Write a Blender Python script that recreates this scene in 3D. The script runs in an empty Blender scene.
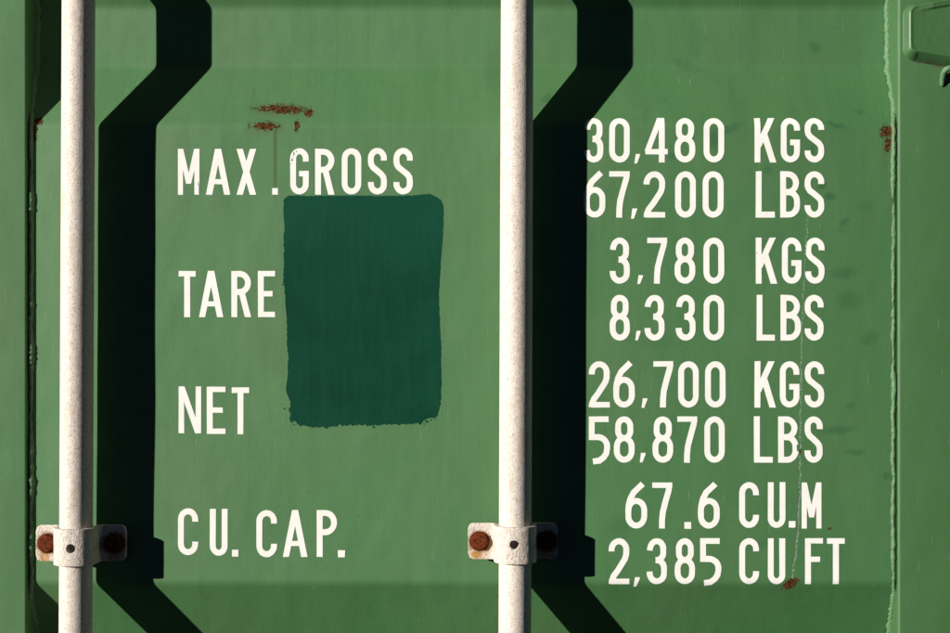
import bpy, bmesh, math, random
from mathutils import Vector, noise
from mathutils.geometry import delaunay_2d_cdt
R = math.radians
rnd = random.Random(7)
scene = bpy.context.scene
col = scene.collection

# ------------------------------------------------------------------ scale and camera
S = 0.00104            # metres per photograph pixel on the door's outer face (a 33 px rod is a 34 mm pipe)
D = 1500.0             # camera distance in the same units (1.56 m)
ZC = 1.50              # height of the picture centre above the foot of the door
CX, CY = 475.0, 316.5

def P(x, y, h=0.0):
    """door units (right, down, out of the door) -> metres"""
    return Vector(((x - CX) * S, -h * S, ZC + (CY - y) * S))

def TR(x, y, h):
    """seen position of something standing h proud of the door -> its own x, y"""
    k = 1 - h / D
    return CX + (x - CX) * k, CY + (y - CY) * k

cam_d = bpy.data.cameras.new('camera')
cam_d.sensor_width = 36
cam_d.lens = 36 * D / 950
cam_d.clip_end = 200
cam = bpy.data.objects.new('camera', cam_d)
cam.location = (0, -D * S, ZC)
cam.rotation_euler = (R(90), 0, 0)
col.objects.link(cam)
scene.camera = cam

# ------------------------------------------------------------------ light
SUN = Vector((-1.5, -1.0, 0.42))          # towards the sun: left of the camera, low
elev = math.atan2(SUN.z, math.hypot(SUN.x, SUN.y))
world = bpy.data.worlds.new('World')
scene.world = world
world.use_nodes = True
wn = world.node_tree
sky = wn.nodes.new('ShaderNodeTexSky')
sky.sky_type = 'NISHITA'
sky.sun_disc = False
sky.sun_elevation = elev
sky.sun_rotation = math.atan2(SUN.x, SUN.y)
sky.air_density = 0.04
sky.dust_density = 0.0
wn.links.new(sky.outputs[0], wn.nodes['Background'].inputs[0])
wn.nodes['Background'].inputs[1].default_value = 0.05
sun_d = bpy.data.lights.new('sun', 'SUN')
sun_d.energy = 5.0
sun_d.angle = R(0.53)
sun_d.color = (1.0, 0.945, 0.865)
sun = bpy.data.objects.new('sun', sun_d)
sun.rotation_euler = (-SUN).to_track_quat('-Z', 'Y').to_euler()
sun.location = (-3, -2, 3)
col.objects.link(sun)
scene.view_settings.view_transform = 'Standard'
scene.view_settings.look = 'None'
scene.view_settings.gamma = 1
scene.view_settings.exposure = 0.44

# ------------------------------------------------------------------ node helpers
class NT:
    def __init__(self, name):
        self.m = bpy.data.materials.new(name)
        self.m.use_nodes = True
        self.t = self.m.node_tree
        self.b = self.t.nodes['Principled BSDF']
        co = self.new('ShaderNodeTexCoord').outputs['Object']
        self.obj = co
    def new(self, kind):
        return self.t.nodes.new(kind)
    def put(self, sock, v):
        if v is None: return
        if hasattr(v, 'is_linked'): self.t.links.new(v, sock)
        else: sock.default_value = v
    def math(self, op, a, b=None, c=None, clamp=False):
        n = self.new('ShaderNodeMath'); n.operation = op; n.use_clamp = clamp
        for i, v in enumerate((a, b, c)): self.put(n.inputs[i], v)
        return n.outputs[0]
    def mul(self, a, b): return self.math('MULTIPLY', a, b)
    def add(self, a, b): return self.math('ADD', a, b)
    def mx(self, a, b): return self.math('MAXIMUM', a, b)
    def vec(self, op, a, b=None):
        n = self.new('ShaderNodeVectorMath'); n.operation = op
        self.put(n.inputs[0], a)
        if b is not None: self.put(n.inputs[1], b)
        return n.outputs['Value'] if op in ('LENGTH', 'DISTANCE', 'DOT_PRODUCT') else n.outputs[0]
    def ramp(self, v, a, b, lo=0.0, hi=1.0, smooth=True):
        n = self.new('ShaderNodeMapRange')
        n.interpolation_type = 'SMOOTHSTEP' if smooth else 'LINEAR'
        self.put(n.inputs[0], v)
        for i, q in enumerate((a, b, lo, hi)): n.inputs[i + 1].default_value = q
        return n.outputs[0]
    def noise(self, co, scale=1.0, detail=3, rough=0.5, out='Fac'):
        n = self.new('ShaderNodeTexNoise')
        self.put(n.inputs['Vector'], co)
        n.inputs['Scale'].default_value = scale
        n.inputs['Detail'].default_value = detail
        n.inputs['Roughness'].default_value = rough
        return n.outputs[out]
    def mix(self, fac, a, b):
        n = self.new('ShaderNodeMix'); n.data_type = 'RGBA'
        self.put(n.inputs['Factor'], fac)
        self.put(n.inputs['A'], a if hasattr(a, 'is_linked') else (*a, 1))
        self.put(n.inputs['B'], b if hasattr(b, 'is_linked') else (*b, 1))
        return n.outputs['Result']
    def mapping(self, co, loc=(0, 0, 0), rot=0.0, scale=(1, 1, 1), kind='TEXTURE'):
        n = self.new('ShaderNodeMapping'); n.vector_type = kind
        self.put(n.inputs[0], co)
        n.inputs['Location'].default_value = loc
        n.inputs['Rotation'].default_value = (0, 0, rot)
        n.inputs['Scale'].default_value = scale
        return n.outputs[0]
    def px(self, cx=CX, cy=CY, zc=ZC):
        """object coordinates -> (right, down, out) in door units"""
        s = self.new('ShaderNodeSeparateXYZ'); self.put(s.inputs[0], self.obj)
        x = self.math('MULTIPLY_ADD', s.outputs[0], 1 / S, cx)
        y = self.math('MULTIPLY_ADD', s.outputs[2], -1 / S, cy + zc / S)
        z = self.mul(s.outputs[1], -1 / S)
        c = self.new('ShaderNodeCombineXYZ')
        for i, v in enumerate((x, y, z)): self.put(c.inputs[i], v)
        flat = self.new('ShaderNodeCombineXYZ')
        self.put(flat.inputs[0], x); self.put(flat.inputs[1], y)
        self.x, self.y, self.z = x, y, z
        return c.outputs[0], flat.outputs[0]
    def blobs(self, co, items, soft=0.6):
        """soft spots: (x, y, half width, half height, degrees, strength)"""
        tot = None
        for (x, y, a, b, rot, k) in items:
            d = self.vec('LENGTH', self.mapping(co, (x, y, 0), R(rot), (a, b, 1)))
            v = self.ramp(d, 1.0, 1.0 - soft, 0.0, k)
            tot = v if tot is None else self.mx(tot, v)
        return tot
    def bump(self, h, dist, prev=None, strength=1.0):
        n = self.new('ShaderNodeBump')
        n.inputs['Strength'].default_value = strength
        n.inputs['Distance'].default_value = dist
        self.put(n.inputs['Height'], h)
        if prev is not None: self.put(n.inputs['Normal'], prev)
        return n.outputs[0]
    def done(self, colour=None, rough=None, normal=None, spec=None):
        if colour is not None: self.put(self.b.inputs['Base Color'], colour if hasattr(colour, 'is_linked') else (*colour, 1))
        if rough is not None: self.put(self.b.inputs['Roughness'], rough)
        if normal is not None: self.put(self.b.inputs['Normal'], normal)
        if spec is not None: self.put(self.b.inputs['Specular IOR Level'], spec)
        return self.m

GREEN = (0.052, 0.172, 0.051)
GREEN_DULL = (0.064, 0.171, 0.054)
GREEN_OLD = (0.033, 0.132, 0.053)
RUST = (0.170, 0.068, 0.022)
RUST_DARK = (0.040, 0.020, 0.009)

# scratch down the right of the figures: (y, x)
SCR = [(214, 808), (262, 805), (330, 801.5), (400, 800.5), (452, 799.8), (492, 799.5), (525, 798), (556, 795), (584, 791)]
def scratch_x(y):
    for (y0, x0), (y1, x1) in zip(SCR, SCR[1:]):
        if y0 <= y <= y1: return x0 + (x1 - x0) * (y - y0) / (y1 - y0)
    return SCR[0][1] if y < SCR[0][0] else SCR[-1][1]

def green_paint(name, panel):
    n = NT(name)
    p3, p = n.px()
    # colour of the paint: cloudy fading, faint vertical wash marks, fine grain
    big = n.noise(n.mapping(p3, scale=(150, 210, 150)), 1, 3)
    mid = n.noise(n.mapping(p3, scale=(38, 55, 38)), 1, 4, 0.6)
    streak = n.noise(n.mapping(p3, scale=(7, 260, 60)), 1, 4, 0.65)
    fine = n.noise(n.mapping(p3, scale=(1.3, 1.6, 1.5)), 1, 2, 0.6)
    c = n.mix(n.ramp(big, 0.36, 0.66), GREEN, GREEN_DULL)
    c = n.mix(n.mul(n.ramp(mid, 0.48, 0.78), 0.40), c, GREEN_OLD)
    c = n.mix(n.mul(n.ramp(streak, 0.50, 0.74), 0.30), c, (0.038, 0.118, 0.036))
    c = n.mix(n.mul(n.ramp(streak, 0.46, 0.26), 0.22), c, (0.105, 0.210, 0.080))
    c = n.mix(n.mul(n.ramp(fine, 0.35, 0.70), 0.25), c, (0.036, 0.112, 0.034))
    # darker green towards the right-hand side
    right = n.ramp(n.add(n.x, n.mul(n.math('SUBTRACT', mid, 0.5), 160)), 520, 900)
    c = n.mix(n.mul(right, 0.45 if panel else 0.9), c, (0.031, 0.124, 0.034) if panel else (0.032, 0.112, 0.027))
    wob = n.noise(p3, 0.16, 4, 0.7, 'Color')
    wv = n.vec('MULTIPLY', n.vec('SUBTRACT', wob, (0.5, 0.5, 0.5)), (9, 9, 0))
    pw = n.vec('ADD', p, wv)
    if panel:
        dabs = n.blobs(pw, [
            (729, 129, 24, 6, -22, .7), (714, 138, 7, 15, 0, .8), (836, 125, 16, 4.5, 14, .9), (862, 111, 6, 5, 0, .6),
            (813, 149, 5, 10, 0, .7), (830, 197, 9, 6, 10, 1.), (822, 186, 6, 6, 0, .9), (844, 222, 8, 5.5, -20, .8),
            (844, 273, 20, 8, -6, .6), (848, 300, 17, 14, 0, .55), (768, 170, 7, 8, 0, .55), (866, 207, 14, 9, 0, .35),
            (672, 156, 7, 6, 0, .8), (838, 430, 26, 6, -5, .7), (856, 452, 14, 5, 8, .75), (887, 476, 8, 5, 0, .7),
            (850, 406, 5, 6, 0, .6), (870, 338, 14, 10, -30, .5), (823, 41, 9, 10, 0, .7), (760, 545, 26, 7, -18, .35),
            (843, 228, 10, 8, 0, .3), (500, 70, 24, 40, 0, .25), (220, 60, 14, 34, 0, .2), (690, 60, 30, 8, 20, .35),
            (620, 525, 26, 14, -10, .3), (702, 35, 12, 30, 0, .3), (655, 340, 40, 12, 0, .18), (548, 96, 9, 6, -30, .5)], 0.75)
        c = n.mix(n.mul(dabs, 0.95), c, (0.014, 0.100, 0.028))
    # specks of dirt and a few short vertical scuffs
    sp = n.noise(p3, 0.30, 1, 0.5)
    c = n.mix(n.mul(n.ramp(sp, 0.735, 0.775), 0.6), c, (0.03, 0.06, 0.03))
    sc = n.noise(n.mapping(p3, scale=(1.6, 44, 10)), 1, 1)
    c = n.mix(n.mul(n.ramp(sc, 0.72, 0.79), 0.40), c, (0.03, 0.08, 0.035))
    sl = n.noise(n.mapping(p3, (31, 7, 0), scale=(1.2, 30, 10)), 1, 1)
    c = n.mix(n.mul(n.ramp(sl, 0.745, 0.81), 0.40), c, (0.26, 0.36, 0.24))
    grain = n.noise(p3, 0.42, 4, 0.75)
    rough = n.ramp(mid, 0.2, 0.8, 0.60, 0.68)
    h = n.add(n.mul(fine, 0.25), n.mul(mid, 1.2))
    dent = n.noise(n.mapping(p3, (55, 20, 0), scale=(70, 95, 70)), 1, 2)
    nor = n.bump(dent, S * 14, n.bump(h, S * 1.0, None, 0.35), 0.14)
    if not panel:
        gr = n.blobs(pw, [(930, 65, 26, 3.2, 10, 1.), (938, 1, 16, 4, -8, .8), (920, 14, 14, 2.5, -10, .4), (905, 30, 3, 24, 0, .35)], 0.9)
        c = n.mix(n.mul(gr, n.ramp(grain, 0.38, 0.58)), c, (0.055, 0.030, 0.014))
    if panel:
        # weathering with a shape of its own: run of rust water, scratch, rust
        wet = n.mul(n.mul(n.ramp(n.math('ABSOLUTE', n.math('SUBTRACT', n.add(n.x, n.mul(n.math('SUBTRACT', grain, 0.5), 2)), 275.3)), 2.6, 0.8), n.ramp(n.y, 126, 132)), n.ramp(n.y, 214, 178, 0.0, 0.6))
        c = n.mix(wet, c, (0.058, 0.095, 0.018))
        wash = n.blobs(pw, [(281, 109, 46, 12, 0, .75), (268, 128, 30, 11, 0, .8), (885, 158, 5, 30, 0, .5), (34, 140, 5, 22, 0, .6), (791, 596, 9, 26, 0, .35),
                            (866, 217, 10, 6, 0, .3), (215, 205, 7, 16, 0, .3), (281, 385, 4, 4, 0, .4)], 1.0)
        c = n.mix(n.mul(wash, n.ramp(grain, 0.3, 0.62, 0.2, 0.9)), c, (0.060, 0.078, 0.012))
        # scratch
        cv = n.new('ShaderNodeFloatCurve')
        n.put(cv.inputs['Value'], n.ramp(n.y, 200, 600, 0, 1, False))
        pts = cv.mapping.curves[0].points
        cs = [((y - 200) / 400, (x - 780) / 40) for y, x in SCR]
        pts[0].location = (0, cs[0][1]); pts[1].location = (1, cs[-1][1])
        for a in cs: pts.new(*a)
        for q in pts: q.handle_type = 'VECTOR'
        cv.mapping.update()
        dx = n.math('SUBTRACT', n.x, n.math('MULTIPLY_ADD', cv.outputs[0], 40, 780))
        dx = n.add(dx, n.mul(n.math('SUBTRACT', n.noise(p3, 0.10, 2), 0.5), 5))
        wid = n.ramp(n.y, 250, 540, 0.45, 1.35)
        inr = n.mul(n.ramp(n.y, 206, 216), n.ramp(n.y, 592, 580))
        line = n.mul(n.math('LESS_THAN', n.math('ABSOLUTE', dx), n.mul(wid, n.ramp(grain, 0.40, 0.60, -0.2, 1.2))), inr)
        edge = n.mul(n.math('LESS_THAN', n.math('ABSOLUTE', n.math('SUBTRACT', dx, n.mul(wid, -1.0))), n.mul(wid, n.ramp(grain, 0.50, 0.64, 0.0, 0.9))), inr)
        c = n.mix(n.mul(line, 0.75), c, (0.24, 0.34, 0.24))
        c = n.mix(n.mul(edge, n.ramp(n.y, 380, 440, 0.0, 0.85)), c, (0.055, 0.035, 0.018))
        # rust scabs
        rb = n.blobs(n.vec('ADD', p, n.vec('MULTIPLY', n.vec('SUBTRACT', n.noise(p3, 0.22, 3, 0.7, 'Color'), (.5, .5, .5)), (11, 7, 0))), [
            (281, 108, 42, 8, 2, .82), (278, 107, 32, 5, 1, 1.0), (308, 112, 6, 7, 0, 1.15), (266, 126, 24, 7.0, 0, .80), (268, 126, 14, 5, 0, 1.05), (297, 126, 4.0, 9, 0, 1.1),
            (38, 121, 6, 7, 40, 1.15), (35.5, 132, 3, 16, 3, 1.0), (886, 132, 9.5, 11, 20, 1.0), (888, 145, 6, 13, 10, .9), (791, 584, 14, 8, -28, 1.0),
            (800, 452, 1.8, 6, 0, .7), (830, 528, 3, 2.5, 0, .6)], 1.0)
        g2 = n.noise(p3, 0.36, 4, 0.85)
        rv = n.add(n.mul(rb, 1.5), n.mul(n.math('SUBTRACT', g2, 0.5), 4.2))
        rust = n.mul(n.ramp(rv, 0.46, 0.60), n.ramp(rb, 0.03, 0.12))
        rc = n.mix(n.ramp(n.noise(n.mapping(p3, (3, 8, 1)), 0.42, 3, 0.7), 0.44, 0.62), RUST_DARK, RUST)
        rc = n.mix(n.ramp(n.noise(p3, 0.62, 2), 0.60, 0.72), rc, (0.34, 0.16, 0.060))
        c = n.mix(rust, c, rc)
        rough = n.mx(rough, n.mul(rust, 0.9))
        nor = n.bump(n.add(n.mul(n.mul(rust, g2), 2.5), n.mul(line, -0.5)), S * 1.4, nor, 0.8)
    spec = n.mul(n.math('SUBTRACT', 1.0, n.mx(rust, n.mul(wet, 0.9))), 0.8) if panel else 0.8
    return n.done(c, rough, nor, spec)

M = {}
M['panel'] = green_paint('weathered green panel paint', True)
M['frame'] = green_paint('weathered green frame paint', False)

M['fitting'] = green_paint('glossier green fitting paint', False)
M['fitting'].node_tree.nodes['Principled BSDF'].inputs['Coat Weight'].default_value = 0.5
M['fitting'].node_tree.nodes['Principled BSDF'].inputs['Coat Roughness'].default_value = 0.30

def weld_mat():
    n = NT('green painted weld')
    p3, p = n.px()
    a = n.noise(p3, 0.4, 4, 0.7)
    c = n.mix(n.ramp(a, 0.35, 0.65), (0.075, 0.17, 0.070), (0.12, 0.23, 0.11))
    c = n.mix(n.ramp(n.noise(n.mapping(p3, (9, 4, 2)), 0.12, 4, 0.8), 0.70, 0.76), c, (0.10, 0.035, 0.012))
    # rust where the bends of the panel meet the frame
    rb = n.blobs(p, [(29, 122, 9, 12, 0, 1.), (892, 133, 5, 14, 0, .8)], 1.0)
    c = n.mix(n.mul(rb, n.ramp(n.noise(p3, 0.6, 3, .7), .42, .58)), c, RUST)
    return n.done(c, 0.42, n.bump(a, S * 2.0, None, 0.6), 0.45)
M['weld'] = weld_mat()

def letter_mat():
    n = NT('cream lettering paint')
    p3, p = n.px()
    a = n.noise(p3, 0.05, 4, 0.6)
    g = n.noise(p3, 0.7, 3, 0.7)
    c = n.mix(n.ramp(a, 0.35, 0.75), (0.88, 0.88, 0.835), (0.82, 0.82, 0.77))
    c = n.mix(n.mul(n.ramp(g, 0.62, 0.78), 0.35), c, (0.45, 0.48, 0.36))
    c = n.mix(n.ramp(n.noise(n.mapping(p3, (4, 40, 1)), 0.33, 3, 0.7), 0.745, 0.77), c, GREEN)
    return n.done(c, 0.5, n.bump(g, S * 0.5, None, 0.3), 0.3)
M['letter'] = letter_mat()

def patch_mat():
    n = NT('brushed dark green touch-up paint')
    p3, p = n.px()
    w = n.vec('ADD', p3, n.vec('MULTIPLY', n.vec('SUBTRACT', n.noise(p3, 0.012, 2, .5, 'Color'), (.5, .5, .5)), (16, 0, 0)))
    br = n.noise(n.mapping(w, scale=(3.1, 48, 20)), 1, 5, 0.75)
    br2 = n.noise(n.mapping(w, (5, 0, 0), scale=(9, 120, 40)), 1, 3, 0.6)
    blot = n.noise(p3, 0.022, 3, 0.6)
    c = n.mix(n.ramp(blot, 0.35, 0.65), (0.0030, 0.044, 0.025), (0.0040, 0.052, 0.029))
    c = n.mix(n.mul(n.ramp(br2, 0.45, 0.70), 0.35), c, (0.009, 0.062, 0.032))
    c = n.mix(n.mul(n.ramp(br, 0.55, 0.75), 0.35), c, (0.004, 0.036, 0.022))
    thin = n.ramp(n.add(n.y, n.mul(n.math('SUBTRACT', br2, 0.5), 160)), 300, 200, 0.0, 0.55)       # thinner coat where the brush started
    c = n.mix(thin, c, (0.0075, 0.070, 0.040))
    c = n.mix(n.ramp(n.noise(p3, 0.22, 1), 0.78, 0.82), c, (0.03, 0.11, 0.06))
    h = n.add(n.mul(br, 0.3), n.add(n.mul(br2, 1.2), n.mul(n.noise(p3, 0.12, 4, 0.7), 0.8)))
    return n.done(c, 0.50, n.bump(h, S * 1.1, None, 0.22), 0.10)
M['patch'] = patch_mat()

def white_mat(name, bracket=False):
    n = NT(name)
    p3, p = n.px(0, 0, 0)
    oi = n.new('ShaderNodeObjectInfo').outputs['Random']
    off = n.new('ShaderNodeCombineXYZ'); n.put(off.inputs[0], n.mul(oi, 900)); n.put(off.inputs[1], n.mul(oi, 500))
    q = n.vec('ADD', p3, off.outputs[0])
    g = n.noise(q, 0.55, 3, 0.65)
    g2 = n.noise(q, 0.22, 3, 0.6)
    stain = n.noise(n.mapping(q, scale=(9, 60, 9)), 1, 4, 0.7)
    c = n.mix(n.ramp(g2, 0.35, 0.7), (0.73, 0.665, 0.60), (0.64, 0.565, 0.495))
    c = n.mix(n.mul(n.ramp(stain, 0.50, 0.76), 0.50), c, (0.45, 0.345, 0.25))
    c = n.mix(n.mul(n.ramp(g, 0.50, 0.70), 0.40), c, (0.42, 0.33, 0.26))
    c = n.mix(n.mul(n.ramp(n.noise(q, 0.85, 2, 0.6), 0.58, 0.68), 0.8), c, (0.17, 0.105, 0.062))
    fleck = n.noise(n.mapping(q, (3, 77, 0), scale=(3.2, 12, 3.2)), 1, 2)
    c = n.mix(n.ramp(fleck, 0.745, 0.775), c, (0.22, 0.085, 0.03))
    if bracket:
        pw = n.vec('ADD', p, n.vec('MULTIPLY', n.vec('SUBTRACT', n.noise(q, 0.25, 3, .7, 'Color'), (.5, .5, .5)), (9, 9, 0)))
        st = n.blobs(pw, [(-33, 3, 17, 16, 0, 1.), (33, 2, 18, 16, 0, 1.), (-36, 13, 8, 11, 0, 1.), (34, 13, 12, 10, 0, .9)], 0.7)
        c = n.mix(n.mul(st, n.ramp(g2, 0.25, 0.55, 0.5, 1.0)), c, (0.46, 0.235, 0.060))
        ring = n.blobs(pw, [(-33, 0, 14.5, 13.5, 0, 1.), (33, 0, 15, 14, 0, 1.)], 0.5)
        c = n.mix(n.mul(ring, 0.85), c, (0.10, 0.035, 0.012))
        c = n.mix(n.mul(n.ramp(n.noise(q, 0.5, 3), 0.62, 0.70), 0.6), c, (0.12, 0.085, 0.06))
    h = n.add(n.mul(n.noise(q, 0.8, 2, 0.6), 1.0), n.mul(g2, 1.4 if bracket else 0.7))
    return n.done(c, 0.55, n.bump(h, S * (1.5 if bracket else 1.1), None, 0.55 if bracket else 0.38), 0.35)
M['rod'] = white_mat('chalky white rod paint')
M['bracket'] = white_mat('white bracket paint with rust stains', True)

def rust_mat():
    n = NT('flaking rust')
    p3, p = n.px(0, 0, 0)
    oi = n.new('ShaderNodeObjectInfo').outputs['Random']
    off = n.new('ShaderNodeCombineXYZ'); n.put(off.inputs[0], n.mul(oi, 300))
    q = n.vec('ADD', p3, off.outputs[0])
    a = n.noise(q, 0.35, 5, 0.75)
    c = n.mix(n.ramp(a, 0.35, 0.62), (0.055, 0.014, 0.006), (0.20, 0.042, 0.010))
    c = n.mix(n.ramp(n.noise(q, 0.6, 2), 0.60, 0.75), c, (0.34, 0.11, 0.030))
    return n.done(c, 0.92, n.bump(a, S * 3.5, None, 0.9), 0.15)
M['rust'] = rust_mat()

# ------------------------------------------------------------------ mesh helpers
def link(name, verts, faces, mat, parent=None, smooth=True, loc=None):
    me = bpy.data.meshes.new(name)
    me.from_pydata([tuple(v) for v in verts], [], faces)
    me.validate()
    me.update()
    if smooth: me.polygons.foreach_set('use_smooth', [True] * len(me.polygons))
    me.materials.append(mat)
    o = bpy.data.objects.new(name, me)
    col.objects.link(o)
    if parent: o.parent = parent
    if loc is not None: o.location = loc
    return o

def empty(name, loc):
    o = bpy.data.objects.new(name, None)
    o.empty_display_size = 0.05
    o.location = loc
    col.objects.link(o)
    return o

def tag(o, label, cat=None, group=None):
    o['label'] = label
    if cat: o['category'] = cat
    if group: o['group'] = group
    return o

def grid_faces(nu, nv, wrap=False):
    f = []
    for i in range(nu - 1):
        for j in range(nv if wrap else nv - 1):
            k = (j + 1) % nv
            f.append((i * nv + j, i * nv + k, (i + 1) * nv + k, (i + 1) * nv + j))
    return f

# ------------------------------------------------------------------ the door leaf
XL, XR = 27.8, 896.9            # inner edges of the two stiles
Y0, Y1 = -400, 1700             # top and bottom of the corrugated panel
DEEP = 33.0
KNOTS = [(-2000, 0), (-62, 0), (1.2, -DEEP), (61.5, -DEEP), (125, 0), (583, 0), (645, -DEEP), (706, -DEEP), (769, 0),
         (1227, 0), (1290, -DEEP), (1350, -DEEP), (1413, 0), (3000, 0)]
def prof0(y):
    for (a, p), (b, q) in zip(KNOTS, KNOTS[1:]):
        if a <= y <= b: return p + (q - p) * (y - a) / (b - a)
    return 0.0
def prof(y):
    return sum(prof0(y + d) for d in (-3.6, -2.7, -1.8, -0.9, 0, 0.9, 1.8, 2.7, 3.6)) / 9
def sag(x, y):
    """sheet steel is never quite flat"""
    e = min(1.0, max(0.0, (x - XL) / 60), max(0.0, 1.0)) * min(1.0, max(0.0, (XR - x) / 60))
    v = Vector((x / 190, y / 260, 3.1))
    return e * (0.9 * noise.noise(v) + 0.5 * noise.noise(v * 2.3 + Vector((5, 1, 2))))
def surf(x, y):
    return prof(y) + sag(x, y)

door = empty('container_door', (0, 0, 0))
door['kind'] = 'thing'
tag(door, 'green corrugated steel container door painted with white weight and capacity figures', 'container door')

ys = []
y = Y0
while y < Y1:
    ys.append(y)
    near = min(abs(y - k[0]) for k in KNOTS)
    y += 1.5 if near < 10 else (4 if near < 20 else 9)
ys.append(Y1)
xs = [XL - 2 + (XR - XL + 4) * i / 120 for i in range(121)]
panel = link('corrugated_panel', [P(x, y, surf(x, y)) for y in ys for x in xs], [f[::-1] for f in grid_faces(len(ys), len(xs))], M['panel'], door)
so = panel.modifiers.new('steel thickness', 'SOLIDIFY'); so.thickness = 0.002; so.offset = -1

def bar(name, x0, x1, y0, y1, h0, h1, r, label=None):
    """rolled-edge box section, long axis kept straight"""
    bm = bmesh.new()
    bmesh.ops.create_cube(bm, size=1)
    a, b = P(x0, y1, h1), P(x1, y0, h0)
    for v in bm.verts:
        v.co = Vector((a[i] + (b[i] - a[i]) * (v.co[i] + 0.5) for i in range(3)))
    bmesh.ops.bevel(bm, geom=bm.edges[:], offset=r * S, segments=4, affect='EDGES', profile=0.5)
    me = bpy.data.meshes.new(name); bm.to_mesh(me); bm.free()
    me.polygons.foreach_set('use_smooth', [True] * len(me.polygons))
    me.materials.append(M['frame'])
    o = bpy.data.objects.new(name, me); col.objects.link(o); o.parent = door
    if label: o['label'] = label
    return o
FL, FH = 6.5, 3.6          # how far each stile stands proud of the panel
bar('frame_stile', -118, XL, -500, 1758, -62, FL, 1.6, 'plain green stile along the left edge of the panel')
bar('frame_stile', XR, 1030, -500, 1758, -62, FH, 3.0, 'green stile right of the figures, hinge plate on it')
bar('frame_rail', XL - 1, XR + 1, -498, Y0 + 3, -60, FH - 1.2, 2.0)
bar('frame_rail', XL - 1, XR + 1, Y1 - 3, 1756, -60, FH - 1.2, 2.0)

# weld beads where the panel meets the stiles, following every bend of the panel
def weld(x, side, seed, label):
    rr = random.Random(seed)
    V = []; n = 9
    y = -390.0; rows = 0
    while y < 1690:
        q = Vector((seed * 3.7, y / 7.0, 0)); q2 = Vector((seed, y / 31.0, 5)); q3 = Vector((seed * 2, y / 2.6, 9))
        q4 = Vector((seed, y / 90.0, 2))
        r = 2.7 + 1.0 * noise.noise(q) + 1.5 * noise.noise(q2) + 0.7 * noise.noise(q3) + 1.2 * noise.noise(q4)
        r = max(1.3, r)
        cx = x + 1.3 * noise.noise(q2 + Vector((3, 3, 3))) + 0.8 * noise.noise(q + Vector((8, 1, 1)))
        deep = min(1.0, -prof(y) / 8)
        if side > 0: r *= 0.86
        base = prof(y) - 0.9
        up = 1.0 + 0.8 * noise.noise(q4 + Vector((4, 0, 0))) if side > 0 else 1.25
        # deep in a corrugation the bead turns into a ragged fillet against the stile
        edge = XR if side > 0 else XL
        wf = 4.4 + 2.0 * noise.noise(q) + 1.2 * noise.noise(q3); hf = 4.5 + 2.2 * noise.noise(q2 + Vector((1, 7, 1)))
        for k in range(n):
            a = math.pi * k / (n - 1); t = k / (n - 1)
            bx, bh = cx - r * math.cos(a), base + r * up * math.sin(a)
            bulge = 1.3 * math.sin(math.pi * t) + 0.5 * noise.noise(Vector((t * 4, y / 3.0, seed)))
            t2 = t if side > 0 else 1 - t
            fx = edge - side * (wf * (1 - t2) - 0.6 + bulge * .6); fh = base + hf * t2 + bulge
            V.append(P(bx + (fx - bx) * deep, y, bh + (fh - bh) * deep))
        y += 1.3; rows += 1
    o = link('weld_bead', V, [f[::-1] for f in grid_faces(rows, n)], M['weld'], door)
    o['label'] = label
    return o
weld(31.0, -1, 3, 'dark shaded weld seam along the left stile')
weld(893.6, 1, 8, 'bright lumpy weld seam along the right stile')

# ------------------------------------------------------------------ lettering
HS = 2.95      # half stroke
def arc(cx, cy, rx, ry, a0, a1, n=12):
    return [(cx + rx * math.cos(R(a0 + (a1 - a0) * i / n)), cy + ry * math.sin(R(a0 + (a1 - a0) * i / n))) for i in range(n + 1)]

def stroke(pl, closed=False, hw=HS):
    """a polyline with width as a strip of quads, mitred"""
    q = [pl[0]]
    for p in pl[1:]:
        if math.hypot(p[0] - q[-1][0], p[1] - q[-1][1]) > 0.05: q.append(p)
    if closed and math.hypot(q[0][0] - q[-1][0], q[0][1] - q[-1][1]) < 0.05: q.pop()
    pl = q
    n = len(pl); off = []
    for i in range(n):
        a = Vector(pl[i - 1]) if (i or closed) else None
        b = Vector(pl[i]); c = Vector(pl[(i + 1) % n]) if (i < n - 1 or closed) else None
        d1 = (b - a).normalized() if a is not None else None
        d2 = (c - b).normalized() if c is not None else None
        d1 = d1 or d2; d2 = d2 or d1
        t = (d1 + d2)
        t = t.normalized() if t.length > 1e-6 else d1
        nn = Vector((-t.y, t.x)); k = hw / max(0.4, nn.dot(Vector((-d1.y, d1.x))))
        off.append((b + nn * k, b - nn * k))
    out = []
    for i in range(n if closed else n - 1):
        j = (i + 1) % n
        out.append([off[i][0], off[j][0], off[j][1], off[i][1]])
    return out
def quad(*p): return [[Vector(q) for q in p]]
def rect(x0, y0, x1, y1): return quad((x0, y0), (x1, y0), (x1, y1), (x0, y1))
def diag(xa, ya, xb, yb, hw=HS * 1.06):
    """slanted stroke cut level at both ends"""
    return quad((xa - hw, ya), (xa + hw, ya), (xb + hw, yb), (xb - hw, yb))

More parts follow.
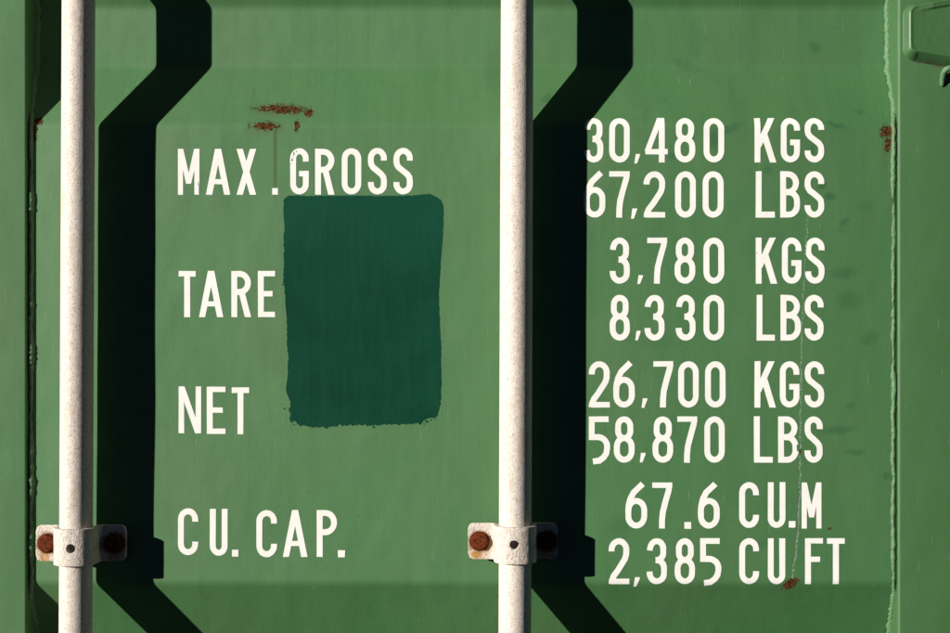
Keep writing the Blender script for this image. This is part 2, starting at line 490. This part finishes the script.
def glyph(ch, w, h):
    t = HS; L, Rr, T, B, cx = t, w - t, t, h - t, w / 2
    rx = (Rr - L) / 2; ry = rx * 1.15; W = 2 * t
    if ch in 'O0':
        pl = arc(cx, T + ry, rx, ry, 180, 360)[:] + arc(cx, B - ry, rx, ry, 0, 180)
        return stroke(pl, True)
    if ch == 'C':
        return stroke([(Rr, .285 * h)] + arc(cx, T + ry, rx, ry, 0, -180) + arc(cx, B - ry, rx, ry, 180, 0) + [(Rr, .715 * h)])
    if ch == 'G':
        return stroke([(Rr, .29 * h)] + arc(cx, T + ry, rx, ry, 0, -180) + arc(cx, B - ry, rx, ry, 180, 0) + [(Rr, .50 * h)]) + rect(cx - .02 * w, .49 * h, w, .49 * h + W * .95)
    if ch == 'S':
        r2 = .25 * h - t * .5
        pl = [(Rr, .275 * h)] + arc(cx, T + ry, rx, ry, 0, -180, 14) + [(L, .30 * h), (L + .03 * w, .36 * h), (L + .12 * w, .42 * h), (cx, .495 * h), (Rr - .13 * w, .57 * h), (Rr - .03 * w, .63 * h), (Rr, .69 * h)] + arc(cx, B - ry, rx, ry, 0, 180, 14) + [(L, .735 * h)]
        return stroke(pl)
    if ch == 'U':
        return stroke([(L, 0)] + arc(cx, B - ry, rx, ry, 180, 0) + [(Rr, 0)])
    if ch == 'L': return rect(0, 0, W, h) + rect(W - .5, h - W, w, h)
    if ch == 'T': return rect(0, 0, w, W * .95) + rect(cx - t, W * .9, cx + t, h)
    if ch == 'E': return rect(0, 0, W, h) + rect(W - .5, 0, w, W * .9) + rect(W - .5, h - W * .9, w, h) + rect(W - .5, .5 * h - W * .5, w * .86, .5 * h + W * .4)
    if ch == 'F': return rect(0, 0, W, h) + rect(W - .5, 0, w, W * .9) + rect(W - .5, .40 * h, w * .84, .40 * h + W * .9)
    if ch == 'M':
        k = t * .86
        return rect(0, 0, 2 * k, h) + rect(w - 2 * k, 0, w, h) + diag(k * 1.1, 0, cx, .76 * h, k * 1.0) + diag(w - k * 1.1, 0, cx, .76 * h, k * 1.0)
    if ch == 'N': return rect(0, 0, W * .92, h) + rect(w - W * .92, 0, w, h) + diag(t, 0, w - t, h, t)
    if ch == 'A': return diag(cx, 0, t, h) + diag(cx, 0, w - t, h) + rect(.24 * w, .66 * h, .76 * w, .66 * h + W * .85)
    if ch == 'X': return diag(t, 0, w - t, h) + diag(w - t, 0, t, h)
    if ch == 'K': return rect(0, 0, W, h) + diag(w - t * 1.35, 0, t * 1.1, .66 * h, t * 1.1) + diag(.45 * w, .36 * h, w - t * .9, h, t * 1.1)
    if ch in 'PR':
        b = .535 * h if ch == 'P' else .52 * h
        r_ = (b - 2 * t) / 2; q = w - t - min(r_, .42 * w); rxx = w - t - q
        ryy = min(r_, rxx * 1.15)
        f = rect(0, 0, W, h) + stroke([(W - .5, T)] + [(q, T)] + arc(q, T + ryy, rxx, ryy, -90, 0, 7) + arc(q, b - t - ryy, rxx, ryy, 0, 90, 7) + [(W - .5, b - t)])
        if ch == 'R': f += diag(.52 * w, b - W * .6, w - t, h)
        return f
    if ch == 'B':
        f = rect(0, 0, W, h)
        for a, b, ex in ((0, .51 * h, .05 * w), (.51 * h - W * .95, h, 0)):
            rr_ = w - t - ex; q = rr_ - .40 * w; rxx = .40 * w; ryy = min((b - a - 2 * t) / 2, rxx * 1.15)
            f += stroke([(W - .5, a + t), (q, a + t)] + arc(q, a + t + ryy, rxx, ryy, -90, 0, 7) + arc(q, b - t - ryy, rxx, ryy, 0, 90, 7) + [(W - .5, b - t)])
        return f
    if ch == '8':
        m = .47 * h; e = .06 * w
        r1 = rx - e; r1y = min(r1 * 1.15, (m - T) / 2); r2y = min(ry, (B - m) / 2)
        return stroke(arc(cx, T + r1y, r1, r1y, 180, 360) + arc(cx, m - r1y, r1, r1y, 0, 180), True) + stroke(arc(cx, m + r2y, rx, r2y, 180, 360) + arc(cx, B - r2y, rx, r2y, 0, 180), True)
    if ch == '3':
        m = .475 * h; e = .04 * w; r1 = rx - e; r1y = min(r1 * 1.15, (m - T) / 2)
        top = [(L + .01 * w, .265 * h), (L + .02 * w, .22 * h)] + arc(cx, T + r1y, r1, r1y, -165, 0, 12) + arc(cx, m - r1y, r1, r1y, 0, 75, 7) + [(cx - .06 * w, m)]
        bot = [(cx - .06 * w, m)] + arc(cx, m + ry, rx, ry, -75, 0, 7) + arc(cx, B - ry, rx, ry, 0, 172, 14) + [(L, .725 * h)]
        return stroke(top) + stroke(bot)
    if ch == '2':
        top = [(L, .285 * h), (L, .25 * h)] + arc(cx, T + ry, rx, ry, -172, 10, 14) + [(Rr - .01 * w, .36 * h), (Rr - .07 * w, .45 * h), (L + .30 * w, .70 * h), (L + .10 * w, .82 * h), (L + .01 * w, .92 * h), (L, h - .2)]
        return stroke(top) + rect(W * .4, h - W * .95, w, h)
    if ch == '4':
        sx = .74 * w
        return rect(sx - t, 0, sx + t, h) + diag(sx - .06 * w, 0, t * 1.0, .74 * h, t * 1.02) + rect(.03 * w, .70 * h, w, .70 * h + W * .9)
    if ch == '5':
        b0 = .385 * h
        return rect(0, 0, W, b0 + W) + rect(W - .5, 0, w * .93, W * .95) + stroke([(W - .6, b0 + t), (cx - .08 * w, b0 + t)] + arc(cx - .08 * w, b0 + t + ry, rx + .08 * w, ry, -90, 0, 8) + [(Rr, .70 * h), (Rr - .04 * w, .80 * h), (Rr - .16 * w, .885 * h), (Rr - .36 * w, .955 * h), (.19 * w, .975 * h)])
    if ch == '6':
        m = .40 * h
        bowl = arc(cx, m + ry, rx, ry, 180, 360) + arc(cx, B - ry, rx, ry, 0, 180)
        tail = [(L, B - ry), (L, .60 * h), (L + .02 * w, .49 * h), (L + .09 * w, .36 * h), (L + .24 * w, .22 * h), (.80 * w, .03 * h)]
        return stroke(bowl, True) + stroke(tail)
    if ch == '7':
        return rect(0, 0, w, W * .92) + stroke([(w - t * 1.05, W * .5), (w - t * 1.2, .17 * h), (.66 * w, .42 * h), (.53 * w, .64 * h), (.49 * w, .82 * h), (.48 * w, h)])
    if ch == '.': return rect(0, 0, w, h)
    if ch == ',': return quad((.28 * w, 0), (w, 0), (.95 * w, .2 * h), (.50 * w, h), (.08 * w, h))
    raise ValueError(ch)

def chips_for(box):
    """places where the lettering has flaked off, in door units"""
    out = []
    x0, y0, x1, y1 = box
    def ragged(cx, cy, a, b, rot=0.0, n=9):
        pts = []
        for i in range(n):
            t = 2 * math.pi * i / n; k = rnd.uniform(.55, 1.15)
            u, v = a * k * math.cos(t), b * k * math.sin(t)
            pts.append(Vector((cx + u * math.cos(rot) - v * math.sin(rot), cy + u * math.sin(rot) + v * math.cos(rot))))
        return pts
    # along the scratch
    if x0 < 812 and x1 > 788 and y0 > 200:
        y = y0 - 2
        while y < y1 + 3:
            k = (y - 200) / 380
            wv = (0.25 + 1.5 * k) * rnd.uniform(.3, 1.25)
            if rnd.random() < .55 + .4 * k and y > 214:
                out.append(ragged(scratch_x(y) + rnd.uniform(-.8, .8), y, wv, rnd.uniform(2, 5.5)))
            y += rnd.uniform(2.0, 4.5)
    return out
EXTRA = [(199.2, 190, .7, 5.5), (198.5, 184, .5, 3), (294, 154, .7, 2.4), (292.2, 160, .9, 1.5), (296.5, 151.5, .5, 1.2), (291.2, 164, .5, .8), (293.2, 157.5, .4, .7),
         (640, 211, .4, .9), (586, 152, .6, .7), (757, 253, .5, .6), (797.5, 448, 1.3, 4), (800.5, 433, 1.0, 4.5), (799, 492, 1.2, 7), (797, 508, 1.0, 5)]

def inside(c, q):
    hit = False
    for i in range(len(q)):
        a, b = q[i - 1], q[i]
        if (a.y > c.y) != (b.y > c.y) and c.x < (b.x - a.x) * (c.y - a.y) / (b.y - a.y) + a.x: hit = not hit
    return hit

def word(name, text, items, label):
    """items: one (char, x0, y0, x1, y1) per character, door units"""
    box = (min(i[1] for i in items), min(i[2] for i in items), max(i[3] for i in items), max(i[4] for i in items))
    chips = chips_for(box)
    for cx, cy, a, b in EXTRA:
        if box[0] - 3 < cx < box[2] + 3 and box[1] - 3 < cy < box[3] + 3:
            chips.append([Vector((cx + a * rnd.uniform(.6, 1.2) * math.cos(t), cy + b * rnd.uniform(.7, 1.2) * math.sin(t))) for t in [i * math.pi / 4 for i in range(8)]])
    vo, tris = [], []
    for ch, x0, y0, x1, y1 in items:
        keep = [[v + Vector((x0 + rnd.uniform(-.02, .02), y0 + rnd.uniform(-.02, .02))) for v in q] for q in glyph(ch, x1 - x0, y1 - y0)]
        near = [q for q in chips if any(x0 - 6 < v.x < x1 + 6 and y0 - 6 < v.y < y1 + 6 for v in q)]
        V, F = [], []
        for q in keep + near:
            ar = sum(q[i - 1].x * q[i].y - q[i].x * q[i - 1].y for i in range(len(q)))
            if ar < 0: q = q[::-1]
            b = len(V); V += q; F.append(list(range(b, b + len(q))))
        cv_, eo, fo, ov, oe, of = delaunay_2d_cdt(V, [], F, 0, 1e-5)
        base = len(vo); vo += cv_
        for f in fo:
            c = (cv_[f[0]] + cv_[f[1]] + cv_[f[2]]) / 3
            if any(inside(c, q) for q in keep) and not any(inside(c, q) for q in near):
                tris.append(tuple(base + i for i in f))
    def place(v):
        wob = Vector((v.x / 5.5, v.y / 5.5, 0.3))
        x = v.x + .22 * noise.noise(wob); y = v.y + .22 * noise.noise(wob + Vector((9, 9, 9)))
        return P(x, y, surf(x, y) + .22)
    used = sorted({i for f in tris for i in f}); ix = {k: i for i, k in enumerate(used)}
    o = link(name, [place(vo[i]) for i in used], [tuple(ix[i] for i in f) for f in tris], M['letter'], door, smooth=False)
    # cut the paint across so that it bends with the sheet, and turn all faces out of the door
    bm = bmesh.new(); bm.from_mesh(o.data)
    cuts = [y / 2 for y in range(220, 280, 3)] + [y / 2 for y in range(1140, 1190, 3)] + list(range(140, 570, 14))
    for yc in cuts:
        if box[1] - 2 < yc < box[3] + 2:
            bmesh.ops.bisect_plane(bm, geom=bm.verts[:] + bm.edges[:] + bm.faces[:], plane_co=P(0, yc), plane_no=(0, 0, 1), dist=1e-7)
    for v in bm.verts:
        x, y = v.co.x / S + CX, CY - (v.co.z - ZC) / S
        v.co.y = -(surf(x, y) + .22) * S
    bm.normal_update()
    bmesh.ops.reverse_faces(bm, faces=[f for f in bm.faces if f.normal.y > 0])
    bm.to_mesh(o.data); bm.free()
    o['label'] = label
    return o

def line(ox, oy, k, y0, y1, chars):
    out = []
    for c in chars:
        ch, a, b = c[:3]
        u, v = (c[3], c[4]) if len(c) > 3 else (y0, y1)
        out.append((ch, ox + a / k, oy + u / k, ox + b / k, oy + v / k))
    return out
k1 = 886 / 280
words = [
 ('MAX .GROSS', line(160, 130, k1, 60, 205, [('M', 57, 125), ('A', 146, 222), ('X', 243, 304), ('.', 355, 373, 184, 205), ('G', 412, 471, 58, 204), ('R', 491, 552), ('O', 575, 637, 58, 204), ('S', 658, 718, 57, 204), ('S', 739, 800, 57, 204)])),
 ('TARE', line(160, 130, k1, 446, 592, [('T', 59, 113), ('A', 124, 200), ('R', 226, 288), ('E', 310, 364)])),
 ('NET', line(160, 370, k1, 53, 202, [('N', 59, 130, 52, 200), ('E', 148, 207), ('T', 227, 282, 55, 203)])),
 ('CU. CAP.', line(160, 370, k1, 443, 591, [('C', 57, 121, 437, 585), ('U', 158, 214, 439, 587), ('.', 228, 248, 568, 590), ('C', 305, 370, 443, 592), ('A', 389, 466), ('P', 496, 560), ('.', 563, 585, 570, 592)])),
]
k2 = 950 / 280
rows = [
 (100, 60, 212, '30,480', 'KGS', [('3', 48, 113), ('0', 133, 203), (',', 217, 238, 183, 215), ('4', 253, 332), ('8', 355, 425), ('0', 453, 523)], [('K', 626, 698), ('G', 715, 780), ('S', 796, 862)]),
 (100, 242, 399, '67,200', 'LBS', [('6', 47, 120), ('7', 133, 203), (',', 205, 228, 368, 403), ('2', 250, 323), ('0', 357, 427), ('0', 450, 521)], [('L', 630, 695), ('B', 713, 780), ('S', 796, 862)]),
 (220, 60, 216, '3,780', 'KGS', [('3', 135, 203), (',', 227, 248, 187, 217), ('7', 262, 330), ('8', 355, 425), ('0', 453, 523)], [('K', 630, 701), ('G', 719, 785), ('S', 798, 863)]),
 (220, 254, 409, '8,330', 'LBS', [('8', 135, 203), (',', 220, 240, 376, 408), ('3', 253, 321), ('3', 359, 426), ('0', 453, 523)], [('L', 633, 695), ('B', 714, 783), ('S', 796, 860)]),
 (345, 55, 212, '26,700', 'KGS', [('2', 64, 135), ('6', 147, 220), (',', 241, 263, 181, 213), ('7', 283, 350), ('0', 367, 437), ('0', 458, 528)], [('K', 626, 697), ('G', 712, 778), ('S', 796, 862)]),
 (345, 242, 399, '58,870', 'LBS', [('5', 64, 136), ('8', 149, 219), (',', 235, 257, 366, 398), ('8', 280, 350), ('7', 364, 432), ('0', 456, 525)], [('L', 624, 688), ('B', 706, 775), ('S', 796, 857)]),
 (470, 42, 198, '67.6', 'CU.M', [('6', 188, 262), ('7', 279, 347), ('.', 388, 411, 176, 199), ('6', 434, 508)], [('C', 574, 641, 41, 196), ('U', 671, 731, 41, 196), ('.', 742, 765, 173, 195), ('M', 786, 853)]),
 (470, 231, 387, '2,385', 'CU FT', [('2', 131, 201), (',', 214, 237, 363, 396), ('3', 260, 329), ('8', 355, 424), ('5', 441, 513)], [('C', 574, 641), ('U', 671, 730), ('F', 797, 858), ('T', 872, 932)]),
]
for t, it in words:
    word('lettering', t, it, 'white painted words ' + t)
for oy, a, b, num, unit, ci, ui in rows:
    word('lettering', num, line(570, oy, k2, a, b, ci), 'white painted figure ' + num)
    word('lettering', unit, line(570, oy, k2, a, b, ui), 'white painted unit %s after %s' % (unit, num))

# ------------------------------------------------------------------ touch-up patch
OUT = [(289, 195.4), (310, 196), (330, 195.8), (360, 195.6), (385, 196), (411, 195.6), (422, 194.4), (430, 194.2), (436, 196.5), (440.7, 200), (443, 205), (443.4, 212), (443, 233), (440.8, 263),
       (439.7, 282), (438.8, 298), (439.7, 320), (440.8, 345), (441.4, 382), (440.7, 405), (438.5, 412), (436.5, 417), (424, 419), (421, 423.6), (398, 424), (373, 425.5), (346, 425.3), (319, 428), (299, 425), (289.5, 419),
       (290, 403), (286, 390), (288.4, 358), (287, 345), (286.6, 320), (284.8, 290), (283.2, 282), (284, 262), (283.6, 243), (284.8, 227), (283.4, 212), (283.7, 201), (285.5, 198)]
pts = []
for i, a in enumerate(OUT):
    b = OUT[(i + 1) % len(OUT)]
    a, b = Vector(a), Vector(b)
    n = max(1, int((b - a).length / 0.9))
    for j in range(n):
        q = a + (b - a) * (j / n)
        low = max(0.0, min(1.0, (q.y - 395) / 25))
        side = 0.55 + (0.25 if q.x < 300 else 0.0)
        amp = side + 1.7 * low
        e = noise.noise(Vector((q.x / 2.6, q.y / 2.6, 1))) + .6 * noise.noise(Vector((q.x / 7, q.y / 7, 4)))
        d = (q - Vector((363, 310)))
        d = Vector((math.copysign(1, d.x), 0)) if abs(d.x) / 79 > abs(d.y) / 115 else Vector((0, math.copysign(1, d.y)))
        pts.append(q + d * amp * e)
polys = [pts]
for cx, cy, r in [(427, 421.5, 1.5), (431, 419.8, 1.0), (373.5, 427, 1.5), (291.5, 422, 1.2), (294, 424.6, .9), (284.2, 408.6, 1.1), (283, 404, .4), (424, 424, .9), (435, 419, .8), (282.4, 285, .8), (310, 428.5, .7)]:
    polys.append([Vector((cx + r * rnd.uniform(.6, 1.3) * math.cos(t), cy + r * rnd.uniform(.5, 1.0) * math.sin(t))) for t in [i * math.pi / 4 for i in range(8)]])
# inner points so that the coat of paint follows the sheet
inner = [Vector((x, y)) for x in range(298, 432, 12) for y in range(208, 414, 14)]
V, F = [], []
for q in polys:
    b = len(V); V += q; F.append(list(range(b, b + len(q))))
V += inner
vo, eo, fo, ov, oe, of = delaunay_2d_cdt(V, [], F, 0, 1e-4)
tris = [tuple(f) for f, s in zip(fo, of) if s]
pt = link('paint_patch', [P(v.x, v.y, surf(v.x, v.y) + .14) for v in vo], tris, M['patch'], door)
bm = bmesh.new(); bm.from_mesh(pt.data); bm.normal_update()
bmesh.ops.reverse_faces(bm, faces=[f for f in bm.faces if f.normal.y > 0])
bm.to_mesh(pt.data); bm.free()
pt['label'] = 'dark green rectangle of touch-up paint between MAX. GROSS and NET'

# ------------------------------------------------------------------ fitting on the right stile
def sd_fit(x, y):
    """signed distance-like value to the plate's outline (rounded, widening to the right), negative inside"""
    top = 5.5 - 0.17 * (x - 905); bot = 61 + 0.17 * (x - 905)
    cy, hh = (top + bot) / 2, (bot - top) / 2
    x0, x1 = 902, 1016
    r = 11
    qx = max(x0 - x, x - x1) + r; qy = abs(y - cy) - hh + r
    return math.hypot(max(qx, 0), max(qy, 0)) + min(max(qx, qy), 0) - r
def fit_h(x, y):
    d = -sd_fit(x, y)
    if d <= 0: return FH - 0.6
    top = 5.5 - 0.17 * (x - 905); bot = 61 + 0.17 * (x - 905)
    lo = max(0.0, min(1.0, (y - bot + 16) / 9)) * max(0.0, min(1.0, (x - 905) / 10))      # the lower edge slopes more gently
    wv = 4.5 + 6.0 * lo
    t = min(1.0, d / wv)
    h = 10.5 * math.sin(t * math.pi / 2) ** (0.8 + .3 * lo)
    rim = max(0.0, min(1.0, (top + 10.5 - y) / 1.2)) * max(0.0, min(1.0, (x - 914) / 14))
    crest = math.exp(-((d - wv) / 1.8) ** 2) * 0.7
    return FH + h + t * (2.0 * rim + crest) + .10 * noise.noise(Vector((x / 5, y / 5, 2)))
gx = [900 + .9 * i for i in range(132)]; gy = [-28 + .9 * i for i in range(134)]
fv = [P(x, y, fit_h(x, y)) for y in gy for x in gx]
ff = []
for f in grid_faces(len(gy), len(gx)):
    xs_, ys_ = gx[f[0] % len(gx)], gy[f[0] // len(gx)]
    if sd_fit(xs_ + .45, ys_ + .45) < 1.0: ff.append(f[::-1])
fp = link('hinge_plate', fv, ff, M['fitting'], door)
bm = bmesh.new(); bm.from_mesh(fp.data)
bmesh.ops.delete(bm, geom=[v for v in bm.verts if not v.link_faces], context='VERTS')
bm.to_mesh(fp.data); bm.free()
fp['label'] = 'raised round-cornered green plate high on the right stile'

def tube(name, path, rad, mat, parent, loc=None, n=14, cap=True):
    V = []; m = len(path)
    for i, p in enumerate(path):
        a = path[max(0, i - 1)]; b = path[min(m - 1, i + 1)]
        d = (b - a).normalized()
        u = d.cross(Vector((0.12, 0.96, 0.31))).normalized(); v = d.cross(u)
        r = rad[i] if isinstance(rad, list) else rad
        V += [p + (u * math.cos(2 * math.pi * k / n) + v * math.sin(2 * math.pi * k / n)) * r for k in range(n)]
    F = grid_faces(m, n, True)
    if cap: F += [tuple(range(n))[::-1], tuple(range((m - 1) * n, m * n))]
    o = link(name, V, F, mat, parent, loc=loc)
    bm = bmesh.new(); bm.from_mesh(o.data); bmesh.ops.recalc_face_normals(bm, faces=bm.faces[:]); bm.to_mesh(o.data); bm.free()
    return o
pth = [P(941, 88, 2.8), P(940.6, 82, 5.0), P(940.6, 76, 8.5), P(941, 72.5, 11.5), P(943.5, 70.6, 13), P(948, 70.2, 13.2), P(958, 71, 13), P(972, 72.5, 12.5), P(990, 74, 12), P(1004, 76, 10), P(1010, 79, 6), P(1011, 82, 2)]
h_ = tube('hook', pth, [2.2 * S, 2.7 * S] + [3.2 * S] * (len(pth) - 2), M['weld'], door)
sb = h_.modifiers.new('smooth bend', 'SUBSURF'); sb.levels = 2; sb.render_levels = 2
h_['label'] = 'small bent green hook under the raised plate'

# ------------------------------------------------------------------ lock rods
RR = 16.0
def rod(xt, xb, h, label):
    """xt, xb: where its axis is seen at the top and bottom edge of the picture"""
    a = TR(xt, 0, h); b = TR(xb, 633, h)
    sl = (b[0] - a[0]) / (b[1] - a[1])
    y0, y1 = -540, 1735
    top = P(a[0] + sl * (y0 - a[1]), y0, h); base = P(a[0] + sl * (y1 - a[1]), y1, h)
    fr = sorted([i / 40 for i in range(41)] + [(y1 - yy) / (y1 - y0) for yy in (529, 533, 536, 546, 549, 553)])
    path = [base + (top - base) * t for t in fr]; n = len(path) - 1
    V = []; seg = 56
    for i, p in enumerate(path):
        for k in range(seg):
            t = 2 * math.pi * k / seg
            V.append(p - base + Vector((math.cos(t), math.sin(t), 0)) * RR * S)
    F = grid_faces(n + 1, seg, True) + [tuple(range(seg))[::-1], tuple(range(n * seg, (n + 1) * seg))]
    o = link('lock_rod', V, F, M['rod'], loc=base)
    tag(o, label, 'lock rod', 'lock rods of the container door')
    return o, lambda y: (a[0] + sl * (y - a[1]))
RH = 28.0
FLG = 16.0             # height of the bracket flanges' face above the panel
rod1_obj, rod1 = rod(78.6, 75.6, RH, 'chalky white steel lock rod at the left, beside the words MAX. GROSS and TARE')
rod2_obj, rod2 = rod(517.2, 514.8, RH, 'chalky white steel lock rod in the middle, just left of the figures')

# ------------------------------------------------------------------ rod brackets
def strap_profile(dx):
    """cross-section of the clamp's outer face, (x, h) relative to its middle; dx = where the rod runs"""
    fl = FLG - RH                       # flange face relative to the rod axis
    ro = RR + 5.0
    out = [(-44.5, fl), (-36, fl), (-28, fl), (dx - ro - 2.5, fl)]
    out += [(dx - ro - 0.6, fl + .8), (dx - ro, fl + 2.6)]
    for i in range(0, 25):
        a = R(172 - 164 * i / 24)
        c, s = math.cos(a), math.sin(a)
        e = (abs(c) ** 2.25 + abs(s) ** 2.25) ** (-1 / 2.25)     # slightly squared hump
        out.append((dx + ro * c * e, ro * s * e))
    out += [(dx + ro, fl + 2.6), (dx + ro + 0.6, fl + .8), (dx + ro + 2.5, fl), (28, fl), (36, fl), (44.5, fl)]
    # resample evenly
    L = [0]
    for p, q in zip(out, out[1:]): L.append(L[-1] + math.hypot(q[0] - p[0], q[1] - p[1]))
    res = []; N = 110
    for i in range(N + 1):
        t = L[-1] * i / N
        j = max(k for k in range(len(L)) if L[k] <= t + 1e-9); j = min(j, len(L) - 2)
        f = (t - L[j]) / max(1e-9, L[j + 1] - L[j])
        res.append((out[j][0] + (out[j + 1][0] - out[j][0]) * f, out[j][1] + (out[j + 1][1] - out[j][1]) * f, t, L[-1]))
    return res

def bracket(cx, cy, rod_obj, rodx, hole_dx, hole_dy, label):
    """cx, cy: middle of the flanges (own position); the empty stands at the rod axis depth"""
    root = empty('rod_bracket', P(cx, cy, 0))
    tag(root, label, 'bracket', 'brackets holding the lock rods')
    dx = rodx - cx
    pr = strap_profile(dx)
    HW, cr, th = 17.8, 6.0, 4.6
    V = []; m = 13; n = len(pr)
    def W(x, dz, h): return Vector((x * S, -(h + RH) * S, -dz * S))
    nor = []
    for i in range(n):
        a = pr[max(0, i - 1)]; b = pr[min(n - 1, i + 1)]
        d = Vector((b[0] - a[0], b[1] - a[1])).normalized(); nor.append(Vector((-d.y, d.x)))
    for layer in (0, 1):
        for i, (x, h, t, tot) in enumerate(pr):
            e = min(t, tot - t); w = HW
            if e < cr: w = HW - (cr - math.sqrt(max(0, cr * cr - (cr - e) ** 2)))
            for j in range(m):
                q = -1 + 2 * j / (m - 1)
                dz = w * q
                off = -th * layer
                V.append(W(x + nor[i].x * off, dz, h + nor[i].y * off))
    F = []
    A = n * m
    for i in range(n - 1):
        for j in range(m - 1):
            a = i * m + j
            F.append((a, a + 1, a + m + 1, a + m)); F.append((A + a, A + a + m, A + a + m + 1, A + a + 1))
        for j in (0, m - 1):
            a = i * m + j
            F.append((a, a + m, A + a + m, A + a))
    for i in (0, n - 1):
        for j in range(m - 1):
            a = i * m + j
            F.append((a, a + 1, A + a + 1, A + a))
    st = link('strap', V, F, M['bracket'], root, smooth=False)
    bm = bmesh.new(); bm.from_mesh(st.data); bmesh.ops.recalc_face_normals(bm, faces=bm.faces[:])
    bm.to_mesh(st.data); bm.free()
    # drilled hole through the hump
    bm = bmesh.new()
    bmesh.ops.create_cone(bm, cap_ends=True, segments=28, radius1=4.5 * S, radius2=4.5 * S, depth=34 * S)
    for v in bm.verts:
        x, yy, z = v.co
        v.co = W(dx + hole_dx, hole_dy, RR + 4) + Vector((x, z, yy))
    bmesh.ops.recalc_face_normals(bm, faces=bm.faces[:])
    cm = bpy.data.meshes.new('drill'); bm.to_mesh(cm); bm.free()
    cut = bpy.data.objects.new('drill', cm); col.objects.link(cut); cut.parent = root
    mod = st.modifiers.new('hole', 'BOOLEAN'); mod.object = cut; mod.operation = 'DIFFERENCE'; mod.solver = 'EXACT'
    bv = st.modifiers.new('worn edges', 'BEVEL'); bv.width = 1.1 * S; bv.segments = 2; bv.limit_method = 'ANGLE'; bv.angle_limit = R(50)
    bpy.context.view_layer.update()
    dg = bpy.context.evaluated_depsgraph_get()
    nm = bpy.data.meshes.new_from_object(st.evaluated_get(dg))
    st.modifiers.clear(); st.data = nm
    nm.polygons.foreach_set('use_smooth', [True] * len(nm.polygons))
    try: nm.set_sharp_from_angle(angle=R(40))
    except Exception: pass
    # the same pin hole goes on into the rod
    rm = rod_obj.modifiers.new('hole', 'BOOLEAN'); rm.object = cut; rm.operation = 'DIFFERENCE'; rm.solver = 'EXACT'
    bpy.context.view_layer.update()
    nm = bpy.data.meshes.new_from_object(rod_obj.evaluated_get(bpy.context.evaluated_depsgraph_get()))
    rod_obj.modifiers.clear(); rod_obj.data = nm
    bpy.data.objects.remove(cut)
    # pad welded to the door behind the strap
    # the rod runs in a cradle: two feet either side of it
    for s in (-1, 1):
        bm = bmesh.new(); bmesh.ops.create_cube(bm, size=1)
        xa = dx + s * (RR + 1.2); xb = s * 41
        for v in bm.verts:
            fx = xa + (xb - xa) * (v.co.x + .5)
            v.co = Vector((fx * S, -((v.co.y + .5) * 12.2 - 1.0) * S, v.co.z * 21 * S))
        bmesh.ops.recalc_face_normals(bm, faces=bm.faces[:])
        bmesh.ops.bevel(bm, geom=bm.edges[:], offset=1.5 * S, segments=2, affect='EDGES')
        me = bpy.data.meshes.new('mounting_pad'); bm.to_mesh(me); bm.free()
        me.materials.append(M['frame'])
        o = bpy.data.objects.new('mounting_pad', me); col.objects.link(o); o.parent = root
    for s in (-1, 1):
        bx = s * 33.2
        V = []; seg = 30
        rings = [(1.06, 0.0), (1.06, 0.9), (.97, 1.2), (.985, 3.4), (.90, 4.5), (.55, 5.0), (.0, 5.1)]
        rot = R(12) * rnd.randint(0, 4)
        for r_, hh in rings:
            for k in range(seg):
                t = 2 * math.pi * k / seg
                a = (t + rot) % (math.pi / 3) - math.pi / 6
                hexr = math.cos(math.pi / 6) / math.cos(a) * 1.08
                rr_ = (hexr if hh > 1.1 else 1.1) * 8.5 * r_
                q = 1 + .06 * noise.noise(Vector((math.cos(t) * 2 + s * 7 + cx, math.sin(t) * 2, hh / 3)))
                V.append(W(bx + rr_ * q * math.cos(t), rr_ * q * math.sin(t), FLG - RH - .3 + hh + .5 * noise.noise(Vector((math.cos(t) * 3 * r_, math.sin(t) * 3 * r_, s + cx)))))
        F = grid_faces(len(rings), seg, True)
        b = link('bolt', V, F, M['rust'], root)
        bm = bmesh.new(); bm.from_mesh(b.data); bmesh.ops.remove_doubles(bm, verts=bm.verts[:], dist=1e-5)
        bmesh.ops.recalc_face_normals(bm, faces=bm.faces[:])
        # open at the back; make sure the head faces out
        if sum(f.normal.y * f.calc_area() for f in bm.faces) > 0: bmesh.ops.reverse_faces(bm, faces=bm.faces[:])
        bm.to_mesh(b.data); bm.free()
        try: b.data.set_sharp_from_angle(angle=R(28))
        except Exception: pass
        b['label'] = 'rusty brown bolt head ' + ('left' if s < 0 else 'right') + ' of the rod'
    return root
c1 = TR(80.8, 543, FLG); c2 = TR(513.0, 541, FLG)
bracket(c1[0], c1[1], rod1_obj, rod1(c1[1]), 0.2, 0.5, 'white bracket with rusty bolts clamping the left lock rod, beside CU. CAP.')
bracket(c2[0], c2[1], rod2_obj, rod2(c2[1]), -1.4, -1.2, 'white bracket with rusty bolts clamping the middle lock rod, left of 2,385')
